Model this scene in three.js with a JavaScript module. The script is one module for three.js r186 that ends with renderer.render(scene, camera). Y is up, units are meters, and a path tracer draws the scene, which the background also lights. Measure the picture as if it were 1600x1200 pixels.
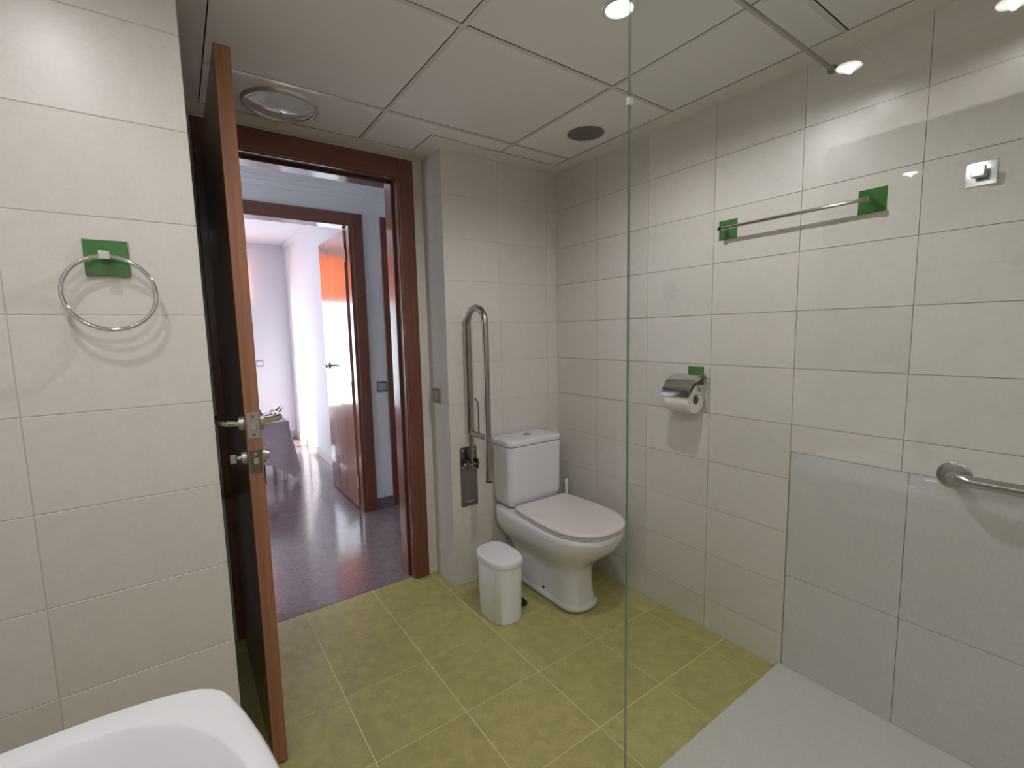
import * as THREE from 'three';
import { RoundedBoxGeometry } from 'three/addons/geometries/RoundedBoxGeometry.js';
import { mergeGeometries, mergeVertices, toCreasedNormals } from 'three/addons/utils/BufferGeometryUtils.js';
import { RectAreaLightUniformsLib } from 'three/addons/lights/RectAreaLightUniformsLib.js';

// ---------------------------------------------------------------- camera, sky, sun, exposure
// x runs along the door wall (0 = right tiled wall), z towards the viewer (0 = wall behind the toilet), y up
const scene = new THREE.Scene();
const renderer = new THREE.WebGLRenderer({ antialias: true });
renderer.toneMapping = THREE.LinearToneMapping;
renderer.toneMappingExposure = 1.0;
renderer.shadowMap.enabled = true;
RectAreaLightUniformsLib.init();
const D2R = Math.PI / 180;
const camera = new THREE.PerspectiveCamera(2 * Math.atan(600 / 727.68) / D2R, 1600 / 1200, 0.02, 60);
camera.rotation.order = 'YXZ';
camera.position.set(-1.7584, 1.2853, 2.008);
camera.rotation.set(-6.308 * D2R, -35.484 * D2R, -1.209 * D2R);
scene.add(camera);

scene.background = new THREE.Color(0.80, 0.90, 1.0);          // hazy white daylight outside the bedroom window
scene.backgroundIntensity = 8.5;
const sun = new THREE.DirectionalLight(0xfff6ea, 15);
sun.position.set(-1.5 - 5, 1.2 + 4.0, -4.4 - 3.1);
sun.target.position.set(-1.5, 1.2, -4.4);
sun.castShadow = true;
sun.shadow.radius = 4;
sun.shadow.mapSize.set(2048, 2048);
Object.assign(sun.shadow.camera, { left: -4, right: 4, top: 4, bottom: -4, near: 0.5, far: 20 });
scene.add(sun, sun.target);

const LAMP_CD = 1.45;                                          // the recessed downlight in front of the toilet
const LAMP_COLOR = new THREE.Color(1, 1, 1.03);

// ---------------------------------------------------------------- helpers
let seed = 20240611;
function rnd() { seed |= 0; seed = seed + 0x6D2B79F5 | 0; let t = Math.imul(seed ^ seed >>> 15, 1 | seed); t = t + Math.imul(t ^ t >>> 7, 61 | t) ^ t; return ((t ^ t >>> 14) >>> 0) / 4294967296; }
const V = (x, y, z) => new THREE.Vector3(x, y, z);
const used = new Set();
function numbered(name) {
  if (!used.has(name)) { used.add(name); return name; }
  for (let i = 1; ; i++) { const n = name + '_' + String(i).padStart(3, '0'); if (!used.has(n)) { used.add(n); return n; } }
}
function plain(g) { const n = g.index ? g.toNonIndexed() : g.clone(); for (const k of Object.keys(n.attributes)) if (!['position', 'normal', 'uv'].includes(k)) n.deleteAttribute(k); if (!n.attributes.normal) n.computeVertexNormals(); if (!n.attributes.uv) n.setAttribute('uv', new THREE.BufferAttribute(new Float32Array(n.attributes.position.count * 2), 2)); n.morphAttributes = {}; return n; }
function merge(list) { return list.length === 1 ? list[0] : mergeGeometries(list.map(plain)); }
// texture coordinates in metres, taken from the faces' own directions; turn lays the grain the other way
function metreUV(g, turn = false, ox = 0, oy = 0) {
  const n = g.index ? g.toNonIndexed() : g, p = n.attributes.position, m = n.attributes.normal, uv = new Float32Array(p.count * 2);
  for (let i = 0; i < p.count; i++) {
    const ax = Math.abs(m.getX(i)), ay = Math.abs(m.getY(i)), az = Math.abs(m.getZ(i));
    let u, v;
    if (ay >= ax && ay >= az) { u = p.getX(i); v = p.getZ(i); } else if (ax >= az) { u = p.getZ(i); v = p.getY(i); } else { u = p.getX(i); v = p.getY(i); }
    if (turn) [u, v] = [v, u];
    uv[2 * i] = u + ox; uv[2 * i + 1] = v + oy;
  }
  n.setAttribute('uv', new THREE.BufferAttribute(uv, 2));
  return n;
}
// a box between two corners
function bx(x0, x1, y0, y1, z0, z1, r = 0) {
  const w = x1 - x0, h = y1 - y0, d = z1 - z0;
  const g = r ? new RoundedBoxGeometry(w, h, d, 2, Math.min(r, w / 2.01, h / 2.01, d / 2.01)) : new THREE.BoxGeometry(w, h, d);
  return g.translate((x0 + x1) / 2, (y0 + y1) / 2, (z0 + z1) / 2);
}
function mesh(name, g, m, parent) {
  const o = new THREE.Mesh(Array.isArray(g) ? merge(g) : g, m);
  o.castShadow = o.receiveShadow = true;
  o.name = parent ? name : numbered(name);
  (parent ?? scene).add(o);
  return o;
}
function tag(o, label, category, group, kind) { Object.assign(o.userData, { label, category }); if (group) o.userData.group = group; if (kind) o.userData.kind = kind; return o; }
function struct(name, g, m, label, category) { return tag(mesh(name, g, m), label, category, null, 'structure'); }
function thing(name, label, category, [x, y, z] = [0, 0, 0], group) {
  const o = new THREE.Group(); o.name = numbered(name); o.position.set(x, y, z); scene.add(o);
  return tag(o, label, category, group);
}
// a part given in room coordinates under a thing that stands at its own place
function part(name, g, m, t, label) {
  const geo = (Array.isArray(g) ? merge(g) : g).clone().translate(-t.position.x, -t.position.y, -t.position.z);
  const o = mesh(name, geo, m, t);
  if (label) o.userData.label = label;
  return o;
}
function sub(name, g, m, p, t) { const geo = (Array.isArray(g) ? merge(g) : g).clone().translate(-t.position.x, -t.position.y, -t.position.z); return mesh(name, geo, m, p); }
function cyl(a, b, r0, r1 = r0, n = 24) {
  const d = b.clone().sub(a), g = new THREE.CylinderGeometry(r1, r0, d.length(), n);
  return g.applyQuaternion(new THREE.Quaternion().setFromUnitVectors(V(0, 1, 0), d.clone().normalize())).translate((a.x + b.x) / 2, (a.y + b.y) / 2, (a.z + b.z) / 2);
}
// a bent tube: straight runs joined by round bends
function pipe(pts, r, bend, n = 14) {
  const path = new THREE.CurvePath(); let from = pts[0];
  for (let i = 1; i < pts.length; i++) {
    if (i === pts.length - 1) { path.add(new THREE.LineCurve3(from, pts[i])); break; }
    const a = pts[i].clone().add(pts[i - 1].clone().sub(pts[i]).setLength(bend)), b = pts[i].clone().add(pts[i + 1].clone().sub(pts[i]).setLength(bend));
    path.add(new THREE.LineCurve3(from, a)); path.add(new THREE.QuadraticBezierCurve3(a, pts[i], b)); from = b;
  }
  const all = [];
  for (const c of path.curves) { const k = c.isLineCurve3 ? 1 : 10; for (let j = 0; j <= k; j++) { const p = c.getPoint(j / k); if (!all.length || all[all.length - 1].distanceTo(p) > 1e-5) all.push(p); } }
  return tubeAlong(all, r, n);
}
// a round tube through the given points, closed at both ends
function tubeAlong(all, r, n = 14) {
  const rings = [], t = all.map((p, i) => all[Math.min(i + 1, all.length - 1)].clone().sub(all[Math.max(i - 1, 0)]).normalize());
  let up = Math.abs(t[0].y) < 0.9 ? V(0, 1, 0) : V(1, 0, 0);
  for (let i = 0; i < all.length; i++) {
    const s = V().crossVectors(t[i], up).normalize(); up = V().crossVectors(s, t[i]).normalize();
    rings.push(Array.from({ length: n }, (_, k) => all[i].clone().addScaledVector(s, r * Math.cos(2 * Math.PI * k / n)).addScaledVector(up, r * Math.sin(2 * Math.PI * k / n))));
  }
  return toCreasedNormals(loft(rings, true, true), 0.9);
}
// a skin over closed rings of equal count
function loft(rings, cap0 = true, cap1 = true) {
  const n = rings[0].length, pos = [], idx = [];
  for (const r of rings) for (const p of r) pos.push(p.x, p.y, p.z);
  for (let i = 0; i + 1 < rings.length; i++) for (let k = 0; k < n; k++) { const a = i * n + k, b = i * n + (k + 1) % n, c = a + n, d = b + n; idx.push(a, b, c, b, d, c); }
  const cap = (r, o, flip) => { const c = r.reduce((s, p) => s.add(p), V(0, 0, 0)).divideScalar(n), k0 = pos.length / 3; pos.push(c.x, c.y, c.z); for (let k = 0; k < n; k++) flip ? idx.push(k0, o + (k + 1) % n, o + k) : idx.push(k0, o + k, o + (k + 1) % n); };
  if (cap0) cap(rings[0], 0, true);
  if (cap1) cap(rings[rings.length - 1], (rings.length - 1) * n, false);
  const g = new THREE.BufferGeometry(); g.setAttribute('position', new THREE.Float32BufferAttribute(pos, 3)); g.setIndex(idx);
  g.computeVertexNormals(); g.setAttribute('uv', new THREE.Float32BufferAttribute(new Float32Array(pos.length / 3 * 2), 2));
  // turn the skin outwards
  const c = V(0, 0, 0); for (let i = 0; i < pos.length; i += 3) c.add(V(pos[i], pos[i + 1], pos[i + 2])); c.divideScalar(pos.length / 3);
  let vol = 0; const P = (i) => V(pos[3 * i], pos[3 * i + 1], pos[3 * i + 2]).sub(c);
  for (let i = 0; i < idx.length; i += 3) vol += P(idx[i]).dot(V().crossVectors(P(idx[i + 1]), P(idx[i + 2])));
  if (vol < 0) { for (let i = 0; i < idx.length; i += 3) [idx[i + 1], idx[i + 2]] = [idx[i + 2], idx[i + 1]]; g.setIndex(idx); g.computeVertexNormals(); }
  return g;
}
// a closed outline lying flat at height y, straight at the back and round at the front (towards +z)
function dRing(cx, y, hw, zb, zf, a, rb = 0.03, taper = 0, n = 56) {
  const out = [], zm = zf - a; rb = Math.min(rb, hw * 0.9);
  const nf = Math.round(n * 0.55), ns = Math.round(n * 0.1), nb = n - nf - 2 * ns;
  for (let i = 0; i < nf; i++) { const t = Math.PI * i / (nf - 1); const c = Math.cos(t), s = Math.sin(t); out.push(V(cx + hw * Math.sign(c) * Math.abs(c) ** 0.86, y, zm + a * s ** 0.86)); }
  for (let i = 1; i <= ns; i++) out.push(V(cx - hw, y, zm + (zb + rb - zm) * i / (ns + 1)));
  for (let i = 0; i < nb; i++) {
    const u = i / (nb - 1);
    if (u < 0.4) { const t = Math.PI / 2 * u / 0.4; out.push(V(cx - hw + rb - rb * Math.cos(t), y, zb + rb - rb * Math.sin(t))); }
    else if (u > 0.6) { const t = Math.PI / 2 * (u - 0.6) / 0.4; out.push(V(cx + hw - rb + rb * Math.sin(t), y, zb + rb - rb * Math.cos(t))); }
    else out.push(V(cx + (hw - rb) * (u - 0.5) / 0.1, y, zb));
  }
  for (let i = 1; i <= ns; i++) out.push(V(cx + hw, y, zb + rb + (zm - zb - rb) * i / (ns + 1)));
  if (taper) for (const p of out) if (p.z < 0.4) p.x = cx + (p.x - cx) * (1 - taper * (0.4 - p.z) / (0.4 - zb));
  return out;
}
function rectRing(x0, x1, y, z0, z1, r, k = 6) {
  const out = [];
  for (const [cx, cz, a] of [[x1 - r, z1 - r, 0], [x0 + r, z1 - r, 90], [x0 + r, z0 + r, 180], [x1 - r, z0 + r, 270]])
    for (let i = 0; i <= k; i++) { const t = (a + 90 * i / k) * D2R; out.push(V(cx + r * Math.cos(t), y, cz + r * Math.sin(t))); }
  return out;
}

// ---------------------------------------------------------------- textures and materials
function dataTex(n, f, srgb = true, rep = 1) {
  const d = new Uint8Array(n * n * 4);
  for (let j = 0; j < n; j++) for (let i = 0; i < n; i++) { const c = f(i / n, j / n); for (let k = 0; k < 3; k++) d[4 * (j * n + i) + k] = Math.max(0, Math.min(255, c[k])); d[4 * (j * n + i) + 3] = 255; }
  const t = new THREE.DataTexture(d, n, n); t.wrapS = t.wrapT = THREE.RepeatWrapping; t.magFilter = THREE.LinearFilter; t.minFilter = THREE.LinearMipmapLinearFilter; t.generateMipmaps = true;
  if (srgb) t.colorSpace = THREE.SRGBColorSpace; t.repeat.set(rep, rep); t.needsUpdate = true; return t;
}
// tiling value noise
function noise(px, py, s = 1) {
  const g = new Float32Array(px * py); let q = s * 7919 + 13;
  for (let i = 0; i < g.length; i++) { q = (Math.imul(q, 1664525) + 1013904223) >>> 0; g[i] = q / 4294967296; }
  const at = (i, j) => g[((j % py + py) % py) * px + (i % px + px) % px], e = (t) => t * t * (3 - 2 * t);
  return (u, v) => { const x = u * px, y = v * py, i = Math.floor(x), j = Math.floor(y), a = e(x - i), b = e(y - j); return (at(i, j) * (1 - a) + at(i + 1, j) * a) * (1 - b) + (at(i, j + 1) * (1 - a) + at(i + 1, j + 1) * a) * b; };
}
const nA = noise(6, 6, 1), nB = noise(24, 24, 2), nC = noise(128, 128, 3), nD = noise(200, 4, 4), nE = noise(60, 2, 5), nF = noise(220, 10, 6), nG = noise(64, 64, 7), nH = noise(250, 250, 8);
const woodTex = dataTex(512, (u, v) => { const g = 0.45 * nE(u + 0.02 * nA(u, v), v) + 0.35 * nD(u + 0.012 * nA(u, v), v) + 0.2 * nF(u, v); const k = 0.86 + 0.24 * g; return [255 * 0.86 * k, 255 * 0.84 * k, 255 * 0.82 * k]; }, true, 1 / 0.5);
const terrazzoTex = dataTex(512, (u, v) => { const c = nC(u, v), h = nH(u, v), g = nG(u, v), b = nB(u, v); let k = 205 + 12 * (b - 0.5); let r = k, gg = k, bb = k; if (c > 0.74) { r -= 17; gg -= 19; bb -= 17; } else if (h > 0.78) { r += 16; gg += 14; bb += 15; } else if (g > 0.72) { r -= 12; gg -= 18; bb -= 16; } return [r, gg, bb]; }, true, 1 / 0.8);
const tileTex = dataTex(256, (u, v) => { const k = 238 + 4 * (nB(u, v) - 0.5) + 6 * (nC(u, v) - 0.5); return [k, k, k]; }, true, 1 / 0.6);
const floorTex = dataTex(256, (u, v) => { const k = 226 + 22 * (nB(u, v) - 0.5) + 16 * (nC(u, v) - 0.5); return [k, k, k - 6 * (nA(u, v) - 0.5)]; }, true, 1 / 0.7);
const stoneTex = dataTex(256, (u, v) => { const k = 240 + 12 * (nH(u, v) - 0.5) + 8 * (nC(u, v) - 0.5); return [k, k, k]; }, true, 1 / 0.5);
const stoneBump = dataTex(256, (u, v) => { const k = 128 + 90 * (nH(u, v) - 0.5) + 60 * (nC(u, v) - 0.5); return [k, k, k]; }, false, 1 / 0.3);
const plasterBump = dataTex(256, (u, v) => { const k = 128 + 80 * (nC(u, v) - 0.5) + 40 * (nB(u, v) - 0.5); return [k, k, k]; }, false, 1 / 0.5);
const clothTex = dataTex(256, (u, v) => { const k = 222 + 20 * (nH(u, v) - 0.5) + 14 * (nB(u, v) - 0.5); return [k, k, k]; }, true, 1 / 0.3);

const std = (hex, roughness = 0.6, more = {}) => new THREE.MeshStandardMaterial({ color: hex, roughness, metalness: 0, ...more });
const phys = (hex, roughness, more = {}) => new THREE.MeshPhysicalMaterial({ color: hex, roughness, metalness: 0, ...more });
const M = {
  tile: [0xebe5dc, 0xe8e2d9, 0xede7df].map((c) => phys(c, 0.33, { map: tileTex })),
  grout: std(0xc9c0b4, 0.9),
  greyTile: [0xdedcd8, 0xdbd9d5].map((c) => phys(c, 0.42, { map: stoneTex })),
  floorTile: [0xd0c880, 0xcdc57d, 0xd3cb83].map((c) => phys(c, 0.34, { map: floorTex })),
  floorGrout: std(0xf3ecba, 0.85),
  panel: [0xf1eeea, 0xeeebe7].map((c) => std(c, 0.85, { bumpMap: plasterBump, bumpScale: 0.0006 })),
  tbar: phys(0xe4e0da, 0.14),
  plenum: std(0x1c1a18, 0.95),
  cornice: std(0xe8e3da, 0.6),
  plaster: std(0xe9eaee, 0.85, { bumpMap: plasterBump, bumpScale: 0.0005 }),
  whiteWall: std(0xeceaf0, 0.85),
  wood: phys(0x8a5240, 0.3, { map: woodTex, clearcoat: 0.5, clearcoatRoughness: 0.1 }),
  woodEdge: phys(0xb98466, 0.42, { map: woodTex }),
  woodLeaf: phys(0xcf977d, 0.16, { map: woodTex, clearcoat: 0.8, clearcoatRoughness: 0.04 }),
  seal: std(0x3a3434, 0.7),
  terrazzo: ['#ab999d', '#a8979b', '#ad9c9f'].map((c) => phys(c, 0.13, { map: terrazzoTex })),
  skirting: phys(0x8b8186, 0.3, { map: terrazzoTex }),
  paleSkirting: phys(0xcfc9bd, 0.3),
  ceramic: phys(0xe6e5e7, 0.12, { clearcoat: 0.6, clearcoatRoughness: 0.05 }),
  seat: phys(0xeadfdc, 0.28),
  binWhite: phys(0xf0f1f3, 0.38),
  binBlack: std(0x1d1d1f, 0.5),
  chrome: std(0xd8d9db, 0.07, { metalness: 1 }),
  steel: std(0xa9a49c, 0.27, { metalness: 1 }),
  darkSteel: std(0x85807a, 0.34, { metalness: 1 }),
  barSteel: std(0xb3afa8, 0.5, { metalness: 1 }),
  satin: std(0xc4c2bd, 0.36, { metalness: 1 }),
  greenGlass: phys(0x2f7127, 0.08, { clearcoat: 1, clearcoatRoughness: 0.02 }),
  glass: phys(0xfdfefd, 0.0, { transmission: 1, thickness: 0, ior: 1.5 }),
  glassEdge: phys(0xaeb8ac, 0.3, { transmission: 0.6, thickness: 0 }),
  clear: phys(0xf2f2ec, 0.25, { transmission: 0.4, thickness: 0 }),
  tray: std(0xe8e6e3, 0.72, { map: stoneTex, bumpMap: stoneBump, bumpScale: 0.0005 }),
  mirror: std(0xf0f2f2, 0.02, { metalness: 1 }),
  paper: std(0xf0ece4, 0.95),
  core: std(0x6b5a48, 0.9),
  switchGrey: phys(0x9c9287, 0.4),
  switchHall: phys(0xa9a8ac, 0.4),
  dark: std(0x17171b, 0.6),
  vent: std(0x7b787b, 0.7),
  lampGlass: phys(0xe9edf1, 0.1, { clearcoat: 1, clearcoatRoughness: 0.03 }),
  lampRing: std(0xd7d5d0, 0.3, { metalness: 0.6 }),
  bulb: std(0xfff6e8, 0.5, { emissive: new THREE.Color(1, 0.95, 0.88), emissiveIntensity: 14 }),
  cloth: phys(0xeee1ea, 1, { map: clothTex, transmission: 0.35, thickness: 0 }),
  blind: phys(0xffb890, 0.95, { transmission: 0.5, thickness: 0 }),
  frameWhite: phys(0xe9e9ea, 0.4),
  pane: phys(0xffffff, 0.0, { transmission: 1, thickness: 0 }),
  whitePlastic: phys(0xeeeeee, 0.35),
  navy: std(0x2c2a44, 0.45),
};

// ---------------------------------------------------------------- the room's plan
const YC = 2.147, ZD = -0.206, XP = -0.707, XL = -1.702, ZL = 0.712, XS = -2.15, ZB = 2.9;
const plan = [[0, ZB], [0, 0], [XP, 0], [XP, ZD], [XL, ZD], [XL, ZL], [XS, ZL], [XS, ZB]];

// tiles on a wall: origin + u * dir + v * up, facing normal
const tileShapes = new Map();
function tileShape(w, h) {
  const key = Math.round(w * 1e4) + 'x' + Math.round(h * 1e4);
  if (!tileShapes.has(key)) {
    const b = 0.0009, r = (dx, z) => [V(-w / 2 + dx, -h / 2 + dx, z), V(w / 2 - dx, -h / 2 + dx, z), V(w / 2 - dx, h / 2 - dx, z), V(-w / 2 + dx, h / 2 - dx, z)];
    tileShapes.set(key, metreUV(toCreasedNormals(loft([r(0, -0.006), r(0, -b), r(b, 0)], true, true), 0.3)));
  }
  return tileShapes.get(key);
}
function wallTiles(parent, origin, dir, us, vs, mats, keep = () => true, gap = 0.0017) {
  const nrm = V().crossVectors(dir, V(0, 1, 0)), q = new THREE.Quaternion().setFromRotationMatrix(new THREE.Matrix4().makeBasis(dir, V(0, 1, 0), nrm));
  for (let i = 0; i + 1 < us.length; i++) for (let j = 0; j + 1 < vs.length; j++) {
    const w = us[i + 1] - us[i] - gap, h = vs[j + 1] - vs[j] - gap;
    if (w < 0.008 || h < 0.004 || !keep((us[i] + us[i + 1]) / 2, (vs[j] + vs[j + 1]) / 2)) continue;
    const o = mesh('tile', tileShape(w, h), mats[Math.floor(rnd() * mats.length)], parent);
    o.position.copy(origin).addScaledVector(dir, (us[i] + us[i + 1]) / 2).add(V(0, (vs[j] + vs[j + 1]) / 2, 0)); o.quaternion.copy(q);
  }
}
const rows = [0, 0.139, 0.339, 0.539, 0.739, 0.939, 1.139, 1.339, 1.539, 1.739, 1.939, 2.143];
const SUB = 0.001;                                             // joints lie this far behind the tile faces

const wallRight = struct('wall_right', bx(SUB, 0.14, -0.05, 2.35, -0.3, ZB + 0.1), M.grout, 'long beige tiled wall on the right behind the shower glass', 'wall');
const colsR = [0.309, 0.625, 0.941, 1.257, 1.573, 1.889, 2.205, 2.521, 2.837];
// the wall's run goes from the viewer's end to the toilet so that it faces the room
wallTiles(wallRight, V(0, 0, 0), V(0, 0, 1).negate(), [-ZB, ...colsR.map((z) => -z).reverse(), 0], rows, M.tile, (u, v) => !(-u > 1.257 && v < 0.939));
wallTiles(wallRight, V(0, 0, 0), V(0, 0, -1), [-ZB, ...colsR.map((z) => -z).reverse()].filter((u) => u < -1.25), [0.842, 0.939], M.tile);
wallTiles(wallRight, V(-0.001, 0, 0), V(0, 0, -1), [-ZB, -2.585, -2.255, -1.923, -1.592, -1.260], [0.0235, 0.379, 0.842], M.greyTile);

const wallBack = struct('wall_back', bx(XP + SUB, SUB, -0.05, 2.35, ZD - 0.1, -SUB), M.grout, 'beige tiled pier wall behind the toilet', 'wall');
wallTiles(wallBack, V(0, 0, 0), V(1, 0, 0), [XP, -0.394, -0.078, -0.001], rows, M.tile);
wallTiles(wallBack, V(XP, 0, 0), V(0, 0, 1), [ZD + 0.001, 0], rows, M.tile);

const OPX0 = -1.588, OPX1 = -0.828, OPY = 2.034;
const wallDoor = struct('wall_door', [bx(-4.1, OPX0 - 0.012, -0.05, 2.5, -0.335, ZD - SUB), bx(OPX1 + 0.012, 0.9, -0.05, 2.5, -0.335, ZD - SUB), bx(OPX0 - 0.02, OPX1 + 0.02, OPY + 0.012, 2.5, -0.335, ZD - SUB)], M.plaster, 'wall around the bathroom doorway, tiled beside the frame and plastered on the hall side', 'wall');
wallTiles(wallDoor, V(0, 0, ZD), V(1, 0, 0), [-0.757, XP - 0.001], rows, M.tile);
wallTiles(wallDoor, V(0, 0, ZD), V(1, 0, 0), [XL + 0.001, -1.652], rows, M.tile);

const wallLeft = struct('wall_left', bx(XS - 0.1, XL - SUB, -0.05, 2.35, ZD - 0.02, ZL - SUB), M.grout, 'white tiled wall with the towel ring at left', 'wall');
wallTiles(wallLeft, V(0, 0, ZL), V(1, 0, 0), [XS + 0.001, -2.021, XL], rows, M.tile);
wallTiles(wallLeft, V(XL, 0, 0), V(0, 0, -1), [-ZL, -0.396, -0.08, -ZD - 0.001], rows, M.tile);

const wallSink = struct('wall_sink', bx(XS - 0.12, XS - SUB, -0.05, 2.35, ZL, ZB + 0.1), M.grout, 'tiled wall that carries the washbasin and mirror', 'wall');
wallTiles(wallSink, V(XS, 0, 0), V(0, 0, -1), [-ZB, -2.608, -2.292, -1.976, -1.66, -1.344, -1.028, -ZL - 0.001], rows, M.tile);
const wallFront = struct('wall_front', bx(XS, 0, -0.05, 2.35, ZB + SUB, ZB + 0.12), M.grout, 'tiled wall at the near end of the bathroom', 'wall');
wallTiles(wallFront, V(0, 0, ZB), V(-1, 0, 0), [0.001, 0.316, 0.632, 0.948, 1.264, 1.58, 1.896, 2.149], rows, M.tile);

// floor: green tiles cut to the plan
function clip(poly, x0, x1, z0, z1) {
  for (const [ax, lim, s] of [[0, x0, 1], [0, x1, -1], [1, z0, 1], [1, z1, -1]]) {
    const out = []; const ins = (p) => s * (p[ax] - lim) >= -1e-9;
    poly.forEach((p, i) => { const q = poly[(i + 1) % poly.length]; const a = ins(p), b = ins(q); if (a) out.push(p); if (a !== b) { const t = (lim - p[ax]) / (q[ax] - p[ax]); out.push([p[0] + t * (q[0] - p[0]), p[1] + t * (q[1] - p[1])]); } });
    poly = out.filter((p, i) => { const q = out[(i + 1) % out.length]; return Math.hypot(p[0] - q[0], p[1] - q[1]) > 1e-6; });
    if (poly.length < 3) return null;
  }
  return poly;
}
function slab(poly, y0, y1) {   // a flat prism over an outline in x and z
  const s = new THREE.Shape(poly.map(([x, z]) => new THREE.Vector2(x, -z)));
  return metreUV(new THREE.ExtrudeGeometry(s, { depth: y1 - y0, bevelEnabled: false }).rotateX(-Math.PI / 2).translate(0, y0, 0));
}
const inset = (poly, d) => { // moves every side of the axis-parallel plan inwards
  const n = poly.length, cx = (i) => poly[(i + n) % n];
  let area = 0; for (let i = 0; i < n; i++) area += cx(i)[0] * cx(i + 1)[1] - cx(i + 1)[0] * cx(i)[1];
  const s = Math.sign(area);
  return poly.map((p, i) => { const a = cx(i - 1), b = cx(i + 1); const e1 = [p[0] - a[0], p[1] - a[1]], e2 = [b[0] - p[0], b[1] - p[1]]; const nn = (e) => { const l = Math.hypot(...e); return [-e[1] / l * s, e[0] / l * s]; }; const n1 = nn(e1), n2 = nn(e2); return [p[0] + d * (n1[0] + n2[0]), p[1] + d * (n1[1] + n2[1])]; });
};
const floorPlan = [[0, ZB], [0, 0], [XP, 0], [XP, ZD], [OPX1 - 0.01, ZD], [OPX1 - 0.01, -0.236], [OPX0, -0.236], [OPX0, ZD], [XL, ZD], [XL, ZL], [XS, ZL], [XS, ZB]];
const floor = struct('floor', slab([[XS, ZB], [0.0, ZB], [0.0, -0.236], [XS, -0.236]], -0.12, -0.0012), M.floorGrout, 'bathroom floor of square olive green tiles with pale joints', 'floor');
const fx = [-2.32, -2.004, -1.688, -1.372, -1.056, -0.740, -0.424, -0.108, 0.1], fz = [-0.235, 0.083, 0.399, 0.715, 1.031, 1.347, 1.663, 1.979, 2.295, 2.611, 2.93], FG = 0.0016;
for (let i = 0; i + 1 < fx.length; i++) for (let j = 0; j + 1 < fz.length; j++) {
  const p = clip(floorPlan, fx[i] + FG, fx[i + 1] - FG, fz[j] + FG, fz[j + 1] - FG);
  if (p) mesh('tile', slab(p, -0.008, 0), M.floorTile[Math.floor(rnd() * 3)], floor);
}

// ceiling: panels in a metal grid, with a margin moulding round the walls
const ceiling = struct('ceiling', bx(XS - 0.1, 0.14, YC + 0.03, YC + 0.13, -0.33, ZB + 0.1), M.plenum, 'suspended bathroom ceiling of square off white panels', 'ceiling');
const inner = inset(plan, 0.076), cxs = [-2.3, -1.638, -1.028, -0.416, 0.2], czs = [-0.4, 0.181, 0.783, 1.385, 1.987, 2.589, 3.2], HB = 0.0075;
for (let i = 0; i + 1 < cxs.length; i++) for (let j = 0; j + 1 < czs.length; j++) {
  const p = clip(inset(plan, 0.0805), cxs[i] + HB + 0.0008, cxs[i + 1] - HB - 0.004, czs[j] + HB + 0.004, czs[j + 1] - HB - 0.0008);
  if (p) mesh('panel', slab(p, YC + 0.002 + 0.0008 * rnd(), YC + 0.0045), M.panel[Math.floor(rnd() * 2)], ceiling);
}
const far = inset(plan, 0.0795);
for (const x of cxs.slice(1, -1)) { const p = clip(far, x - HB, x + HB, -1, 4); if (p) mesh('grid_bar', slab(p, YC + 0.0016, YC + 0.0035), M.tbar, ceiling); }
for (const z of czs.slice(1, -1)) for (let i = 0; i + 1 < cxs.length; i++) { const p = clip(far, cxs[i] + HB + 0.0003, cxs[i + 1] - HB - 0.0003, z - HB, z + HB); if (p) mesh('grid_bar', slab(p, YC + 0.0014, YC + 0.0035), M.tbar, ceiling); }
{ // the moulding: a shallow cove, a little lower at the wall
  const rings = [0, 0.02, 0.045, 0.076, 0.076, 0].map((d, i) => ({ p: inset(plan, d + 0.0005), y: [YC - 0.012, YC - 0.009, YC - 0.003, YC, YC + 0.0025, YC + 0.0025][i] }));
  const list = [];
  for (let s = 0; s < plan.length; s++) { const e = (s + 1) % plan.length; list.push(toCreasedNormals(loft([rings.map(({ p, y }) => V(p[s][0], y, p[s][1])), rings.map(({ p, y }) => V(p[e][0], y, p[e][1]))]), 0.3)); }
  struct('trim_4', list, M.cornice, 'pale margin moulding round the edge of the bathroom ceiling', 'moulding');
}

// ---------------------------------------------------------------- hall and bedroom shell
const ZH = -1.31, YH = 2.30, XR = -0.59, ZF = -4.45, YB = 2.41, XBL = -3.3;
const floorHall = struct('floor_hall', [bx(XBL - 0.1, 0.9, -0.12, -0.004, ZF - 0.15, -0.237), bx(-4.1, XBL - 0.1, -0.12, -0.004, -1.41, -0.237)], M.terrazzo[1], 'polished pinkish grey terrazzo floor of hall and bedroom', 'floor');
for (let x = -3.32; x < 0.88; x += 0.4) for (let z = -0.2385; z > ZF - 0.12; z -= 0.4) {
  mesh('tile', metreUV(bx(x + 0.0004, x + 0.3996, -0.012, -0.001, Math.max(z - 0.3996, ZF - 0.15), z - 0.0004), false, rnd(), rnd()), M.terrazzo[Math.floor(rnd() * 3)], floorHall);
}
const O2X0 = -1.48, O2X1 = -0.735;
struct('wall_hall', [bx(-4.1, O2X0 - 0.012, -0.05, 2.6, -1.41, ZH), bx(O2X1 + 0.012, 0.9, -0.05, 2.6, -1.41, ZH), bx(O2X0 - 0.02, O2X1 + 0.02, OPY + 0.01, 2.6, -1.41, ZH)], M.plaster, 'pale plaster hall wall around the bedroom doorway', 'wall');
struct('wall_hall_end', [bx(-4.1, -4.0, -0.05, 0.1, ZH, -0.3), bx(-4.1, -4.0, 2.1, 2.5, ZH, -0.3), bx(-4.1, -4.0, 0.1, 2.1, ZH, -1.2), bx(-4.1, -4.0, 0.1, 2.1, -0.45, -0.3)], M.plaster, 'plaster wall with a window at the left end of the hall', 'wall');
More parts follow.
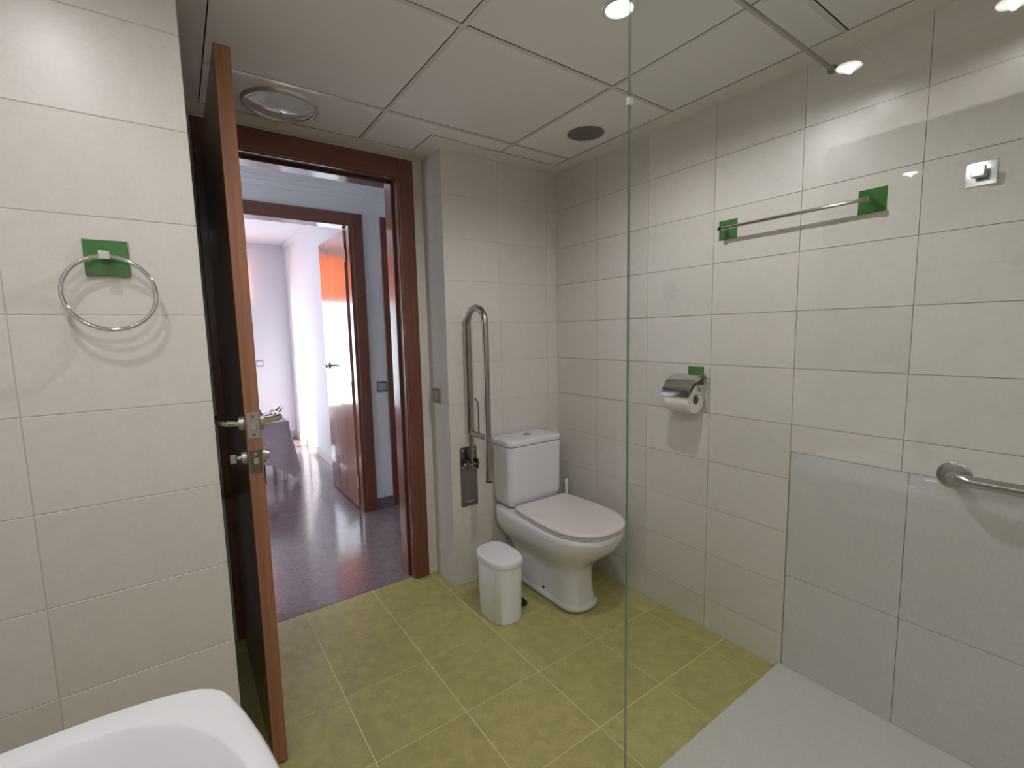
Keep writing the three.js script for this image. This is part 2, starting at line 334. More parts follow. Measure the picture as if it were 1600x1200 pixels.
{
  const w = thing('window_2', 'tall white window at the left end of the hall', 'window', [-4.05, 0.1, -0.825]); w.userData.kind = 'structure';
  part('window_frame', [bx(-4.07, -4.03, 0.1, 2.1, -1.2, -1.15), bx(-4.07, -4.03, 0.1, 2.1, -0.5, -0.45), bx(-4.07, -4.03, 0.1, 0.15, -1.15, -0.5), bx(-4.07, -4.03, 2.05, 2.1, -1.15, -0.5)], M.frameWhite, w);
  part('pane', bx(-4.052, -4.048, 0.15, 2.05, -1.15, -0.5), M.pane, w);
}
struct('wall_hall_side', [bx(0.8, 0.9, -0.05, 2.5, ZH, -0.3)], M.plaster, 'plaster wall at the right end of the hall', 'wall');
struct('ceiling_hall', bx(-4.1, 0.9, YH, YH + 0.1, ZH - 0.05, -0.28), M.plaster, 'plain plaster ceiling of the hall', 'ceiling');
struct('trim_5', [bx(-4.0, 0.8, YH - 0.03, YH - 0.0005, ZH + 0.0005, ZH + 0.06), bx(-4.0, 0.8, 2.215, YH - 0.03, ZH + 0.0005, ZH + 0.022), bx(-4.0, 0.8, YH - 0.052, YH - 0.03, ZH + 0.0005, ZH + 0.04)], M.plaster, 'stepped plaster cornice along the hall ceiling', 'cornice');
struct('wall_bedroom_right', bx(XR, XR + 0.12, -0.05, 2.6, ZF - 0.15, -1.411), M.whiteWall, 'white bedroom wall catching the window light', 'wall');
const WX0 = -2.55, WX1 = -1.0, WY0 = 0.12, WY1 = 2.36;
struct('wall_bedroom_far', [bx(XBL - 0.1, WX0, -0.05, 2.6, ZF - 0.15, ZF), bx(WX1, XR + 0.12, -0.05, 2.6, ZF - 0.15, ZF), bx(WX0, WX1, WY1, 2.6, ZF - 0.15, ZF), bx(WX0, WX1, -0.05, WY0, ZF - 0.15, ZF)], M.whiteWall, 'white far bedroom wall with the window', 'wall');
struct('wall_bedroom_left', bx(XBL - 0.1, XBL, -0.05, 2.6, ZF - 0.15, -1.411), M.whiteWall, 'white left wall of the bedroom', 'wall');
struct('ceiling_bedroom', bx(XBL - 0.1, XR + 0.12, YB, YB + 0.12, ZF - 0.15, -1.3), M.whiteWall, 'white bedroom ceiling', 'ceiling');
struct('trim_6', [bx(XR - 0.03, XR, YB - 0.035, YB - 0.0005, ZF, -1.42), bx(XBL, XR - 0.03, YB - 0.035, YB - 0.0005, ZF, ZF + 0.03)], M.whiteWall, 'thin white moulding below the bedroom ceiling', 'moulding');
struct('baseboard_hall', metreUV(bx(-0.648, -0.524, 0, 0.081, ZH, ZH + 0.012, 0.002)), M.skirting, 'dark terrazzo skirting along the hall wall between two door frames', 'skirting');
struct('baseboard_bedroom', [bx(XR - 0.013, XR, 0, 0.085, ZF + 0.013, -1.42, 0.002), bx(WX1 + 0.001, XR, 0, 0.085, ZF, ZF + 0.013, 0.002)], M.paleSkirting, 'pale stone skirting at the foot of the bedroom walls', 'skirting');
{ // the window behind the orange blind
  const w = thing('window_1', 'bedroom window with white frame below the orange blind', 'window', [(WX0 + WX1) / 2, WY0, ZF - 0.09]); w.userData.kind = 'structure';
  const z0 = ZF - 0.115, z1 = ZF - 0.065, f = 0.05, mid = (WX0 + WX1) / 2;
  part('window_frame', [bx(WX0, WX0 + f, WY0, WY1, z0, z1), bx(WX1 - f, WX1, WY0, WY1, z0, z1), bx(WX0 + f, WX1 - f, WY0, WY0 + f, z0, z1), bx(WX0 + f, WX1 - f, WY1 - f, WY1, z0, z1), bx(mid - 0.04, mid + 0.04, WY0 + f, WY1 - f, z0, z1)], M.frameWhite, w);
  part('pane', bx(WX0 + f, mid - 0.04, WY0 + f, WY1 - f, ZF - 0.093, ZF - 0.089), M.pane, w);
  part('pane', bx(mid + 0.04, WX1 - f, WY0 + f, WY1 - f, ZF - 0.093, ZF - 0.089), M.pane, w);
  const b = thing('roller_blind', 'translucent orange roller blind lowered over the top of the bedroom window', 'blind', [mid, 1.73, ZF + 0.03]);
  part('fabric', bx(WX0 - 0.01, WX1 - 0.005, 1.745, 2.34, ZF + 0.0295, ZF + 0.0305), M.blind, b);
  part('bottom_bar', bx(WX0 - 0.01, WX1 - 0.005, 1.73, 1.75, ZF + 0.025, ZF + 0.035, 0.003), M.frameWhite, b);
  part('roller', cyl(V(WX0 - 0.03, 2.352, ZF + 0.03), V(WX1 + 0.01, 2.352, ZF + 0.03), 0.02), M.frameWhite, b);
}

// ---------------------------------------------------------------- door frames and doors
function wood(list, turn) { return list.map((g) => metreUV(g, turn, rnd(), rnd())); }
{ // bathroom door frame
  const t = thing('trim_1', 'dark red brown wooden frame of the bathroom doorway', 'door frame', [(OPX0 + OPX1) / 2, 0, ZD]); t.userData.kind = 'structure';
  const zf = ZD + 0.012, c = -0.757, cl = -1.652, ct = 2.126, ri = OPX1 - 0.006;
  part('casing', wood([bx(ri, c, 0, ct, ZD - 0.002, zf, 0.003)]), M.wood, t);
  part('casing', wood([bx(cl, OPX0 + 0.006, 0, ct, ZD - 0.002, zf, 0.003)]), M.wood, t);
  part('casing', wood([bx(OPX0 + 0.006, ri, OPY + 0.002, ct, ZD - 0.002, zf, 0.003)], true), M.wood, t);
  // jamb: rebate for the leaf towards the bathroom, stop behind it
  part('jamb', wood([bx(ri - 0.004, OPX1 + 0.012, 0, OPY + 0.01, -0.338, ZD - 0.002), bx(ri - 0.017, ri - 0.004, 0, OPY, -0.338, -0.256, 0.002)]), M.wood, t);
  part('jamb', wood([bx(OPX0 - 0.012, OPX0 + 0.008, 0, OPY + 0.01, -0.338, ZD - 0.002), bx(OPX0 + 0.008, OPX0 + 0.021, 0, OPY, -0.338, -0.256, 0.002)]), M.wood, t);
  part('head_jamb', wood([bx(OPX0, OPX1, OPY - 0.002, OPY + 0.011, -0.338, ZD - 0.002), bx(OPX0 + 0.02, ri - 0.017, OPY - 0.016, OPY - 0.002, -0.338, -0.256, 0.002)], true), M.wood, t);
  part('seal', [bx(ri - 0.012, ri - 0.0042, 0.01, OPY - 0.016, -0.256, -0.251), bx(OPX0 + 0.03, ri - 0.017, OPY - 0.011, OPY - 0.003, -0.256, -0.251)], M.seal, t);
  part('casing', wood([bx(ri - 0.012, c + 0.0, 0, ct, -0.35, -0.338, 0.003)]), M.wood, t);
}
{ // the bathroom door, wide open, its edge towards the viewer
  const x0 = -1.625, x1 = -1.586, y0 = 0.008, y1 = 2.031, z0 = -0.178, z1 = 0.55;
  const t = thing('door_1', 'brown wooden bathroom door standing wide open with its lock edge towards the viewer', 'door', [(x0 + x1) / 2, 0, z0]); t.userData.kind = 'structure';
  part('leaf', wood([bx(x0, x1, y0, y1, z0, z1 - 0.006, 0.002)]), M.wood, t);
  part('edge_lipping', wood([bx(x0 + 0.0006, x1 - 0.0006, y0, y1, z1 - 0.006, z1, 0.0015)]), M.woodEdge, t, 'lighter brown edge strip');
  const xm = (x0 + x1) / 2, e = z1;
  const fp = part('latch_plate', bx(xm - 0.015, xm + 0.015, 1.006, 1.08, e - 0.001, e + 0.0015, 0.0008), M.satin, t);
  sub('latch', bx(xm - 0.006, xm + 0.007, 1.032, 1.05, e, e + 0.009, 0.002), M.chrome, fp, t);
  sub('screw', cyl(V(xm, 1.068, e + 0.0005), V(xm, 1.068, e + 0.0028), 0.004), M.darkSteel, fp, t);
  sub('screw', cyl(V(xm, 1.017, e + 0.0005), V(xm, 1.017, e + 0.0028), 0.004), M.darkSteel, fp, t);
  const fp2 = part('lock_plate', bx(xm - 0.015, xm + 0.015, 0.908, 0.974, e - 0.001, e + 0.0015, 0.0008), M.darkSteel, t);
  sub('bolt', bx(xm - 0.006, xm + 0.006, 0.934, 0.952, e, e + 0.006, 0.001), M.chrome, fp2, t);
  sub('screw', cyl(V(xm, 0.963, e + 0.0005), V(xm, 0.963, e + 0.0028), 0.0038), M.chrome, fp2, t);
  for (const [s, xs] of [[-1, x0], [1, x1]]) {
    const zc = e - 0.055;
    const rose = part('rose', cyl(V(xs, 1.045, zc), V(xs + s * 0.012, 1.045, zc), 0.026, 0.024), M.satin, t);
    sub('lever', pipe([V(xs + s * 0.01, 1.045, zc), V(xs + s * 0.058, 1.05, zc), V(xs + s * 0.055, 1.05, zc - 0.115)], 0.0095, 0.024), M.chrome, rose, t);
    const r2 = part('lock_rose', cyl(V(xs, 0.945, zc), V(xs + s * 0.012, 0.945, zc), 0.024, 0.022), M.satin, t);
    if (s < 0) sub('thumb_turn', [cyl(V(xs - 0.012, 0.945, zc), V(xs - 0.022, 0.945, zc), 0.009), bx(xs - 0.04, xs - 0.022, 0.931, 0.958, zc - 0.005, zc + 0.005, 0.003)], M.satin, r2, t);
    else sub('release_knob', cyl(V(xs + 0.012, 0.945, zc), V(xs + 0.02, 0.945, zc), 0.015, 0.013), M.satin, r2, t);
  }
  part('edge_guard', bx(x1 - 0.0003, x1 + 0.0025, 0.872, 0.925, e - 0.012, e - 0.001), M.dark, t, 'short black strip below the lock');
  for (const y of [0.25, 1.05, 1.8]) part('hinge', cyl(V(x1 + 0.003, y - 0.04, z0 + 0.008), V(x1 + 0.003, y + 0.04, z0 + 0.008), 0.006), M.satin, t);
}
{ // frame and open door of the bedroom
  const t = thing('trim_2', 'dark red brown wooden frame of the bedroom doorway across the hall', 'door frame', [(O2X0 + O2X1) / 2, 0, ZH]); t.userData.kind = 'structure';
  const zf = ZH + 0.016;
  part('casing', wood([bx(O2X1 + 0.012, -0.649, 0, 2.118, ZH, zf, 0.003)]), M.wood, t);
  part('casing', wood([bx(O2X0 - 0.085, O2X0 - 0.012, 0, 2.118, ZH, zf, 0.003)]), M.wood, t);
  part('casing', wood([bx(O2X0 - 0.012, O2X1 + 0.012, OPY, 2.118, ZH, zf, 0.003)], true), M.wood, t);
  part('jamb', wood([bx(O2X1, O2X1 + 0.0125, 0, OPY + 0.01, -1.412, zf - 0.002), bx(O2X1 - 0.012, O2X1, 0, OPY, -1.36, -1.30, 0.002)]), M.wood, t);
  part('jamb', wood([bx(O2X0 - 0.0125, O2X0, 0, OPY + 0.01, -1.412, zf - 0.002)]), M.wood, t);
  part('head_jamb', wood([bx(O2X0, O2X1, OPY - 0.002, OPY + 0.0105, -1.412, zf - 0.002)], true), M.wood, t);
  const d = thing('door_2', 'glossy orange brown bedroom door opened against the white wall', 'door', [-0.728, 0, -1.425]); d.userData.kind = 'structure';
  const x0 = -0.752, x1 = -0.716, zh = -1.418, ze = -2.105;
  part('leaf', wood([bx(x0, x1, 0.008, 2.028, ze + 0.052, zh, 0.002)]), M.woodLeaf, d);
  part('edge_strip', wood([bx(x0, x1, 0.008, 2.028, ze, ze + 0.049, 0.002)]), M.woodLeaf, d);
  part('core_strip', bx(x0 + 0.004, x1 - 0.004, 0.008, 2.028, ze + 0.04, ze + 0.06), M.seal, d);
  const rs = part('rose', cyl(V(x0, 1.043, -2.0), V(x0 - 0.01, 1.043, -2.0), 0.025), M.satin, d);
  sub('lever', pipe([V(x0 - 0.01, 1.043, -2.0), V(x0 - 0.05, 1.043, -2.0), V(x0 - 0.05, 1.043, -1.89)], 0.009, 0.02), M.satin, rs, d);
  for (const y of [0.2, 1.0, 1.85]) part('hinge', cyl(V(x0 + 0.006, y - 0.045, zh + 0.006), V(x0 + 0.006, y + 0.045, zh + 0.006), 0.006), M.satin, d);
  const t3 = thing('trim_3', 'edge of a third wooden door frame at the right of the hall switch', 'door frame', [-0.5, 0, ZH]); t3.userData.kind = 'structure';
  part('casing', wood([bx(-0.523, -0.45, 0, 2.118, ZH, zf, 0.003)]), M.wood, t3);
  part('casing', wood([bx(-0.45, 0.3, 2.04, 2.118, ZH, zf, 0.003)], true), M.wood, t3);
  const d3 = thing('door_3', 'closed wooden door beside the hall switch', 'door', [-0.08, 0, ZH]); d3.userData.kind = 'structure';
  part('leaf', wood([bx(-0.449, 0.299, 0.004, 2.039, ZH, ZH + 0.006, 0.001)]), M.wood, d3);
}

// ---------------------------------------------------------------- shower: tray, glass, fittings
tag(mesh('shower_tray', metreUV(new RoundedBoxGeometry(0.954, 0.023, 1.648, 2, 0.004).translate(-0.479, 0.0115, 2.072)), M.tray), 'flat pale grey stone textured shower tray on the green floor', 'shower tray');
{
  const gx = -0.915, z0 = 1.288, z1 = 2.6, y0 = 0.024, y1 = 2.105;
  const t = thing('shower_screen', 'frameless clear glass shower screen standing on the tray', 'shower screen', [gx, y0, (z0 + z1) / 2]);
  part('glass', bx(gx - 0.004, gx + 0.004, y0, y1, z0 + 0.0005, z1), M.glass, t);
  part('glass_edge', bx(gx - 0.0036, gx + 0.0036, y0, y1, z0 - 0.0006, z0 + 0.0004), M.glassEdge, t, 'pale green polished edge of the glass');
  part('bumper', bx(gx - 0.007, gx + 0.007, 1.772, 1.788, z0 - 0.004, z0 + 0.006, 0.002), M.whitePlastic, t, 'small white bumper on the glass edge');
  const b = thing('stabiliser_bar', 'dark metal stay bar running from the shower glass to the right wall below the ceiling', 'bar', [-0.46, 2.09, 1.33]);
  part('rod', cyl(V(gx + 0.02, 2.09, 1.33), V(-0.006, 2.09, 1.33), 0.0065), M.barSteel, b);
  part('wall_flange', cyl(V(-0.007, 2.09, 1.33), V(-0.0005, 2.09, 1.33), 0.014), M.darkSteel, b);
  part('clamp', [bx(gx + 0.0045, gx + 0.02, 2.074, 2.104, 1.313, 1.347, 0.003)], M.darkSteel, b);
}
{ // robe hook
  const t = thing('robe_hook', 'square chrome robe hook on the right wall beside the towel bar', 'hook', [0, 1.674, 1.693]);
  part('plate', bx(-0.009, 0, 1.643, 1.705, 1.662, 1.724, 0.0012), M.chrome, t);
  part('peg', [bx(-0.03, -0.009, 1.664, 1.684, 1.683, 1.703, 0.002), bx(-0.042, -0.026, 1.66, 1.688, 1.679, 1.707, 0.003)], M.chrome, t);
}
{ // towel bar
  const t = thing('towel_bar', 'chrome towel bar between two square green glass plates on the right wall', 'towel bar', [0, 1.66, 1.228]);
  for (const z of [1.0, 1.457]) {
    const p = part('plate', bx(-0.009, 0, 1.624, 1.696, z - 0.036, z + 0.036, 0.0008), M.greenGlass, t, 'square green glass plate');
    sub('post', bx(-0.067, -0.009, 1.6495, 1.6645, z - 0.0075, z + 0.0075, 0.0012), M.chrome, p, t);
  }
  part('bar', cyl(V(-0.06, 1.657, 0.99), V(-0.06, 1.657, 1.467), 0.0062), M.chrome, t);
}
{ // grab bar in the shower
  const t = thing('grab_bar', 'horizontal stainless steel grab bar with round flange in the shower', 'grab bar', [0, 0.857, 2.0]);
  const pts = [V(-0.004, 0.857, 1.691), V(-0.075, 0.865, 1.691), V(-0.075, 0.865, 2.3), V(-0.004, 0.857, 2.3)];
  part('bar', pipe(pts, 0.0155, 0.05, 18), M.steel, t);
  for (const z of [1.691, 2.3]) part('flange', new THREE.LatheGeometry([[0, 0.011], [0.02, 0.011], [0.036, 0.009], [0.041, 0.004], [0.042, 0]].map(([r, h]) => new THREE.Vector2(r, h)), 36).rotateZ(Math.PI / 2).translate(0, 0.857, z), M.steel, t);
}

// ---------------------------------------------------------------- toilet corner
{
  const cx = -0.308;
  const t = thing('toilet', 'white ceramic toilet with close coupled cistern and closed lid', 'toilet', [cx, 0, 0.3]);
  const R = (y, hw, zb, zf, a, rb, tp = 0) => dRing(cx, y, hw, zb, zf, a, rb, tp);
  part('pan', loft([
    R(0, 0.1, 0.10, 0.556, 0.10, 0.02), R(0.016, 0.101, 0.10, 0.557, 0.10, 0.02), R(0.026, 0.096, 0.10, 0.55, 0.10, 0.02), R(0.034, 0.09, 0.10, 0.542, 0.095, 0.02), R(0.09, 0.086, 0.09, 0.534, 0.095, 0.02),
    R(0.15, 0.087, 0.075, 0.53, 0.1, 0.02), R(0.185, 0.095, 0.065, 0.533, 0.11, 0.02), R(0.215, 0.112, 0.055, 0.55, 0.13, 0.025), R(0.245, 0.137, 0.045, 0.582, 0.16, 0.03), R(0.275, 0.16, 0.04, 0.618, 0.19, 0.04),
    R(0.31, 0.179, 0.035, 0.656, 0.2, 0.05), R(0.345, 0.189, 0.03, 0.679, 0.212, 0.06), R(0.372, 0.192, 0.03, 0.69, 0.215, 0.06), R(0.388, 0.190, 0.03, 0.69, 0.215, 0.06), R(0.397, 0.184, 0.034, 0.684, 0.21, 0.055), R(0.400, 0.176, 0.04, 0.676, 0.205, 0.05)]), M.ceramic, t);
  part('seat', toCreasedNormals(loft([R(0.4005, 0.176, 0.215, 0.684, 0.21, 0.02, 0.1), R(0.404, 0.181, 0.21, 0.689, 0.215, 0.02, 0.1), R(0.411, 0.182, 0.21, 0.69, 0.215, 0.02, 0.1), R(0.413, 0.178, 0.215, 0.686, 0.21, 0.02, 0.1)]), 0.7), M.seat, t, 'off white seat below the lid');
  const lid = part('lid', loft([R(0.4145, 0.177, 0.206, 0.69, 0.215, 0.016, 0.1), R(0.417, 0.184, 0.2, 0.697, 0.22, 0.018, 0.1), R(0.424, 0.186, 0.2, 0.699, 0.22, 0.018, 0.1), R(0.431, 0.182, 0.203, 0.694, 0.217, 0.018, 0.1), R(0.434, 0.17, 0.212, 0.68, 0.205, 0.018, 0.1), R(0.4355, 0.1, 0.28, 0.6, 0.14, 0.018)]), M.seat, t, 'smooth off white closed lid');
  for (const s of [-1, 1]) sub('hinge', cyl(V(cx + s * 0.075 - 0.02, 0.415, 0.205), V(cx + s * 0.075 + 0.02, 0.415, 0.205), 0.011), M.seat, lid, t);
  const tk = (y, hw, zf, r = 0.035) => rectRing(cx - hw, cx + hw, y, 0.012, zf, r);
  part('cistern', loft([tk(0.401, 0.135, 0.155, 0.03), tk(0.408, 0.15, 0.168), tk(0.425, 0.163, 0.178), tk(0.46, 0.169, 0.183), tk(0.6, 0.171, 0.185), tk(0.716, 0.172, 0.186), tk(0.719, 0.169, 0.183)]), M.ceramic, t);
  const cl = part('cistern_lid', loft([tk(0.7215, 0.169, 0.183), tk(0.723, 0.1725, 0.1865), tk(0.739, 0.173, 0.187), tk(0.747, 0.17, 0.184), tk(0.751, 0.163, 0.177, 0.034), tk(0.7545, 0.11, 0.14, 0.03)]), M.ceramic, t);
  const hc = (a) => { const s = new THREE.Shape(); s.absarc(0, 0, 0.019, a + 0.06, a + Math.PI - 0.06); return new THREE.ExtrudeGeometry(s, { depth: 0.004, bevelEnabled: false }).rotateX(-Math.PI / 2).translate(cx, 0.7548, 0.1); };
  sub('button_ring', cyl(V(cx, 0.753, 0.1), V(cx, 0.7562, 0.1), 0.023), M.chrome, cl, t);
  sub('flush_button', hc(0), M.satin, cl, t); sub('flush_button', hc(Math.PI), M.satin, cl, t);
  part('bolt_hole', cyl(V(cx - 0.094, 0.045, 0.33), V(cx - 0.08, 0.045, 0.33), 0.006), M.dark, t, 'dark fixing hole in the foot');
}
{ // pedal bin
  const t = thing('pedal_bin', 'small white plastic pedal bin beside the toilet', 'bin', [-0.648, 0, 0.316]);
  const ring = (y, k) => { // straight on the toilet side, round towards the door
    const out = []; const hx = 0.08 * k, hz = 0.114 * k, cx = -0.648, cz = 0.316;
    for (let i = 0; i < 48; i++) { const a = 2 * Math.PI * i / 48, c = Math.cos(a), s = Math.sin(a); const e = c > 0 ? 0.5 : 0.85; out.push(V(cx + hx * Math.sign(c) * Math.abs(c) ** e, y, cz + hz * Math.sign(s) * Math.abs(s) ** 0.82)); }
    return out;
  };
  part('body', toCreasedNormals(loft([ring(0.001, 0.9), ring(0.006, 0.935), ring(0.26, 0.985), ring(0.262, 0.97)]), 0.6), M.binWhite, t);
  part('lid', loft([ring(0.2625, 0.99), ring(0.265, 1.035), ring(0.285, 1.035), ring(0.293, 1.0), ring(0.2965, 0.9), ring(0.298, 0.5)]), M.binWhite, t);
  part('pedal', [bx(-0.582, -0.52, 0.008, 0.016, 0.315, 0.352, 0.003), bx(-0.545, -0.516, 0.008, 0.03, 0.312, 0.355, 0.005)], M.binBlack, t, 'black foot pedal');
}
{ // toilet brush behind the pan
  const t = thing('toilet_brush', 'white toilet brush with upright handle in the corner behind the toilet', 'brush', [-0.075, 0, 0.15]);
  part('holder', toCreasedNormals(loft([0.05, 0.05, 0.046, 0.04].map((r, i) => Array.from({ length: 24 }, (_, k) => V(-0.075 + r * Math.cos(k * Math.PI / 12), [0.001, 0.02, 0.08, 0.12][i], 0.15 + r * Math.sin(k * Math.PI / 12))))), 0.6), M.whitePlastic, t);
  part('handle', cyl(V(-0.075, 0.1, 0.15), V(-0.078, 0.45, 0.148), 0.007, 0.006), M.whitePlastic, t);
  part('grip', [cyl(V(-0.078, 0.4, 0.148), V(-0.079, 0.472, 0.148), 0.0085, 0.009), new THREE.SphereGeometry(0.009, 16, 10).translate(-0.079, 0.473, 0.148)], M.whitePlastic, t);
}
{ // folding support rail beside the toilet, folded up
  const X = -0.609, t = thing('folding_rail', 'stainless steel folding support rail raised upright beside the cistern', 'grab rail', [X, 0.41, 0]);
  const pl = new THREE.Shape(); { const w = 0.047, h = 0.152, r = 0.008; pl.moveTo(-w + r, -h); pl.lineTo(w - r, -h); pl.absarc(w - r, -h + r, r, -Math.PI / 2, 0); pl.lineTo(w, h - r); pl.absarc(w - r, h - r, r, 0, Math.PI / 2); pl.lineTo(-w + r, h); pl.absarc(-w + r, h - r, r, Math.PI / 2, Math.PI); pl.lineTo(-w, -h + r); pl.absarc(-w + r, -h + r, r, Math.PI, 1.5 * Math.PI); }
  const plate = part('wall_plate', new THREE.ExtrudeGeometry(pl, { depth: 0.004, bevelEnabled: true, bevelSize: 0.001, bevelThickness: 0.001, bevelSegments: 2 }).translate(X, 0.565, 0.001), M.darkSteel, t);
  sub('emblem', bx(X - 0.022, X + 0.024, 0.432, 0.441, 0.0055, 0.007, 0.0006), M.satin, plate, t);
  for (const [sx, sy] of [[-0.034, 0.702], [0.034, 0.702], [-0.034, 0.615], [0.034, 0.615]]) sub('screw', new THREE.SphereGeometry(0.006, 14, 8).scale(1, 1, 0.5).translate(X + sx, sy, 0.0062), M.satin, plate, t);
  for (const s of [-0.027, 0.027]) part('bracket', bx(X + s - 0.003, X + s + 0.003, 0.612, 0.66, 0.004, 0.056, 0.002), M.darkSteel, t);
  part('pivot', [cyl(V(X - 0.036, 0.636, 0.036), V(X + 0.036, 0.636, 0.036), 0.006), new THREE.SphereGeometry(0.009, 16, 10).translate(X - 0.036, 0.636, 0.036), new THREE.SphereGeometry(0.009, 16, 10).translate(X + 0.036, 0.636, 0.036)], M.chrome, t);
  const rear = 0.036, front = 0.193, cz = (rear + front) / 2, rr = (front - rear) / 2, top = 1.42 - 0.0155 - rr, pts = [V(X, 0.79, rear)];
  pts.push(V(X, top, rear)); for (let i = 1; i < 20; i++) { const a = Math.PI * i / 20; pts.push(V(X, top + rr * Math.sin(a), cz - rr * Math.cos(a))); } pts.push(V(X, top, front), V(X, 0.588, front));
  part('tube', tubeAlong(pts, 0.0155, 20), M.steel, t);
  part('pivot_arm', [cyl(V(X, 0.62, rear), V(X, 0.8, rear), 0.0115), new THREE.SphereGeometry(0.0135, 16, 10).translate(X, 0.628, rear)], M.steel, t);
  part('cross_tube', cyl(V(X, 0.795, rear), V(X, 0.795, front), 0.0135), M.steel, t);
  part('end_cap', cyl(V(X, 0.583, front), V(X, 0.5895, front), 0.016), M.dark, t);
  part('roll_hook', tubeAlong([V(X, 0.8, 0.112), V(X, 0.94, 0.114), V(X, 0.957, 0.108), V(X, 0.968, 0.094), V(X, 0.97, 0.084)], 0.004, 10), M.darkSteel, t);
}
{ // toilet paper holder and roll
  const t = thing('paper_holder', 'chrome toilet paper holder with curved cover on a green glass plate', 'paper holder', [0, 1.06, 0.877]);
  part('plate', bx(-0.009, 0, 1.056, 1.128, 0.841, 0.913, 0.0008), M.greenGlass, t, 'square green glass plate');
  const prof = [[-0.012, 1.1], [-0.03, 1.1], [-0.055, 1.096], [-0.08, 1.085], [-0.103, 1.066], [-0.12, 1.042], [-0.131, 1.012]];
  const rings = [0.796, 0.925].map((z) => [...prof.map(([x, y]) => V(x, y, z)), ...prof.slice().reverse().map(([x, y]) => V(x + 0.001, y - 0.0016, z))]);
  part('cover', toCreasedNormals(loft(rings), 0.5), M.chrome, t, 'curved chrome cover over the roll');
  part('arm', [pipe([V(-0.008, 1.088, 0.9), V(-0.02, 1.088, 0.938), V(-0.03, 1.04, 0.94), V(-0.07, 1.012, 0.94), V(-0.07, 1.012, 0.79)], 0.0035, 0.012, 10), bx(-0.022, -0.008, 1.082, 1.102, 0.868, 0.888, 0.002)], M.chrome, t);
  part('end_knob', cyl(V(-0.056, 1.046, 0.928), V(-0.056, 1.046, 0.94), 0.0135, 0.012), M.satin, t);
  const r = thing('toilet_roll', 'white toilet paper roll hanging under the chrome cover', 'toilet roll', [-0.07, 0.9995, 0.865]);
  const pr = [[0.02, -0.055], [0.056, -0.055], [0.057, -0.054], [0.057, 0.054], [0.056, 0.055], [0.02, 0.055], [0.02, -0.055]].map(([a, b]) => new THREE.Vector2(a, b));
  mesh('paper', toCreasedNormals(new THREE.LatheGeometry(pr, 48).rotateX(Math.PI / 2), 0.6), M.paper, r);
  mesh('core', toCreasedNormals(new THREE.LatheGeometry([[0.0185, -0.0545], [0.0199, -0.0545], [0.0199, 0.0545], [0.0185, 0.0545], [0.0185, -0.0545]].map(([a, b]) => new THREE.Vector2(a, b)), 32).rotateX(Math.PI / 2), 0.6), M.core, r);
}
{ // light switches
  const t = thing('light_switch', 'grey square light switch on the tiled pier beside the bathroom door frame', 'switch', [XP, 0.977, -0.12]);
  part('frame', bx(XP - 0.009, XP, 0.937, 1.018, -0.161, -0.079, 0.002), M.switchGrey, t);
  part('rocker', bx(XP - 0.013, XP - 0.008, 0.95, 1.005, -0.148, -0.092, 0.0015), M.switchGrey, t);
  part('gap', bx(XP - 0.0096, XP - 0.008, 0.946, 1.009, -0.152, -0.088), M.dark, t);
  const h = thing('light_switch', 'pale grey light switch on the hall wall between two door frames', 'switch', [-0.566, 0.91, ZH]);
  part('frame', bx(-0.607, -0.526, 0.868, 0.953, ZH, ZH + 0.009, 0.002), M.switchHall, h);
  part('gap', bx(-0.6, -0.533, 0.878, 0.945, ZH + 0.008, ZH + 0.0096), M.dark, h);
  part('rocker', bx(-0.597, -0.536, 0.886, 0.937, ZH + 0.008, ZH + 0.013, 0.0015), M.switchHall, h);
  const w = thing('blind_switch', 'white wall switch on the bright bedroom wall by the window', 'switch', [-0.955, 0.972, ZF]);
  part('frame', bx(-0.995, -0.915, 0.932, 1.012, ZF, ZF + 0.009, 0.002), M.switchHall, w);
  part('rocker', bx(-0.985, -0.925, 0.95, 0.994, ZF + 0.008, ZF + 0.013, 0.001), M.whitePlastic, w);
}
{ // towel ring
  const t = thing('towel_ring', 'chrome towel ring on a square green glass plate on the left tiled wall', 'towel ring', [-1.863, 1.456, ZL]);
  const p = part('plate', bx(-1.899, -1.827, 1.420, 1.492, ZL, ZL + 0.009, 0.0008), M.greenGlass, t, 'square green glass plate');
  sub('post', bx(-1.872, -1.854, 1.448, 1.464, ZL + 0.009, ZL + 0.054, 0.0012), M.chrome, p, t);
  part('ring', new THREE.TorusGeometry(0.0735, 0.0042, 14, 72).rotateX(-0.05).translate(-1.86, 1.455 - 0.0735, ZL + 0.045), M.chrome, t);
}

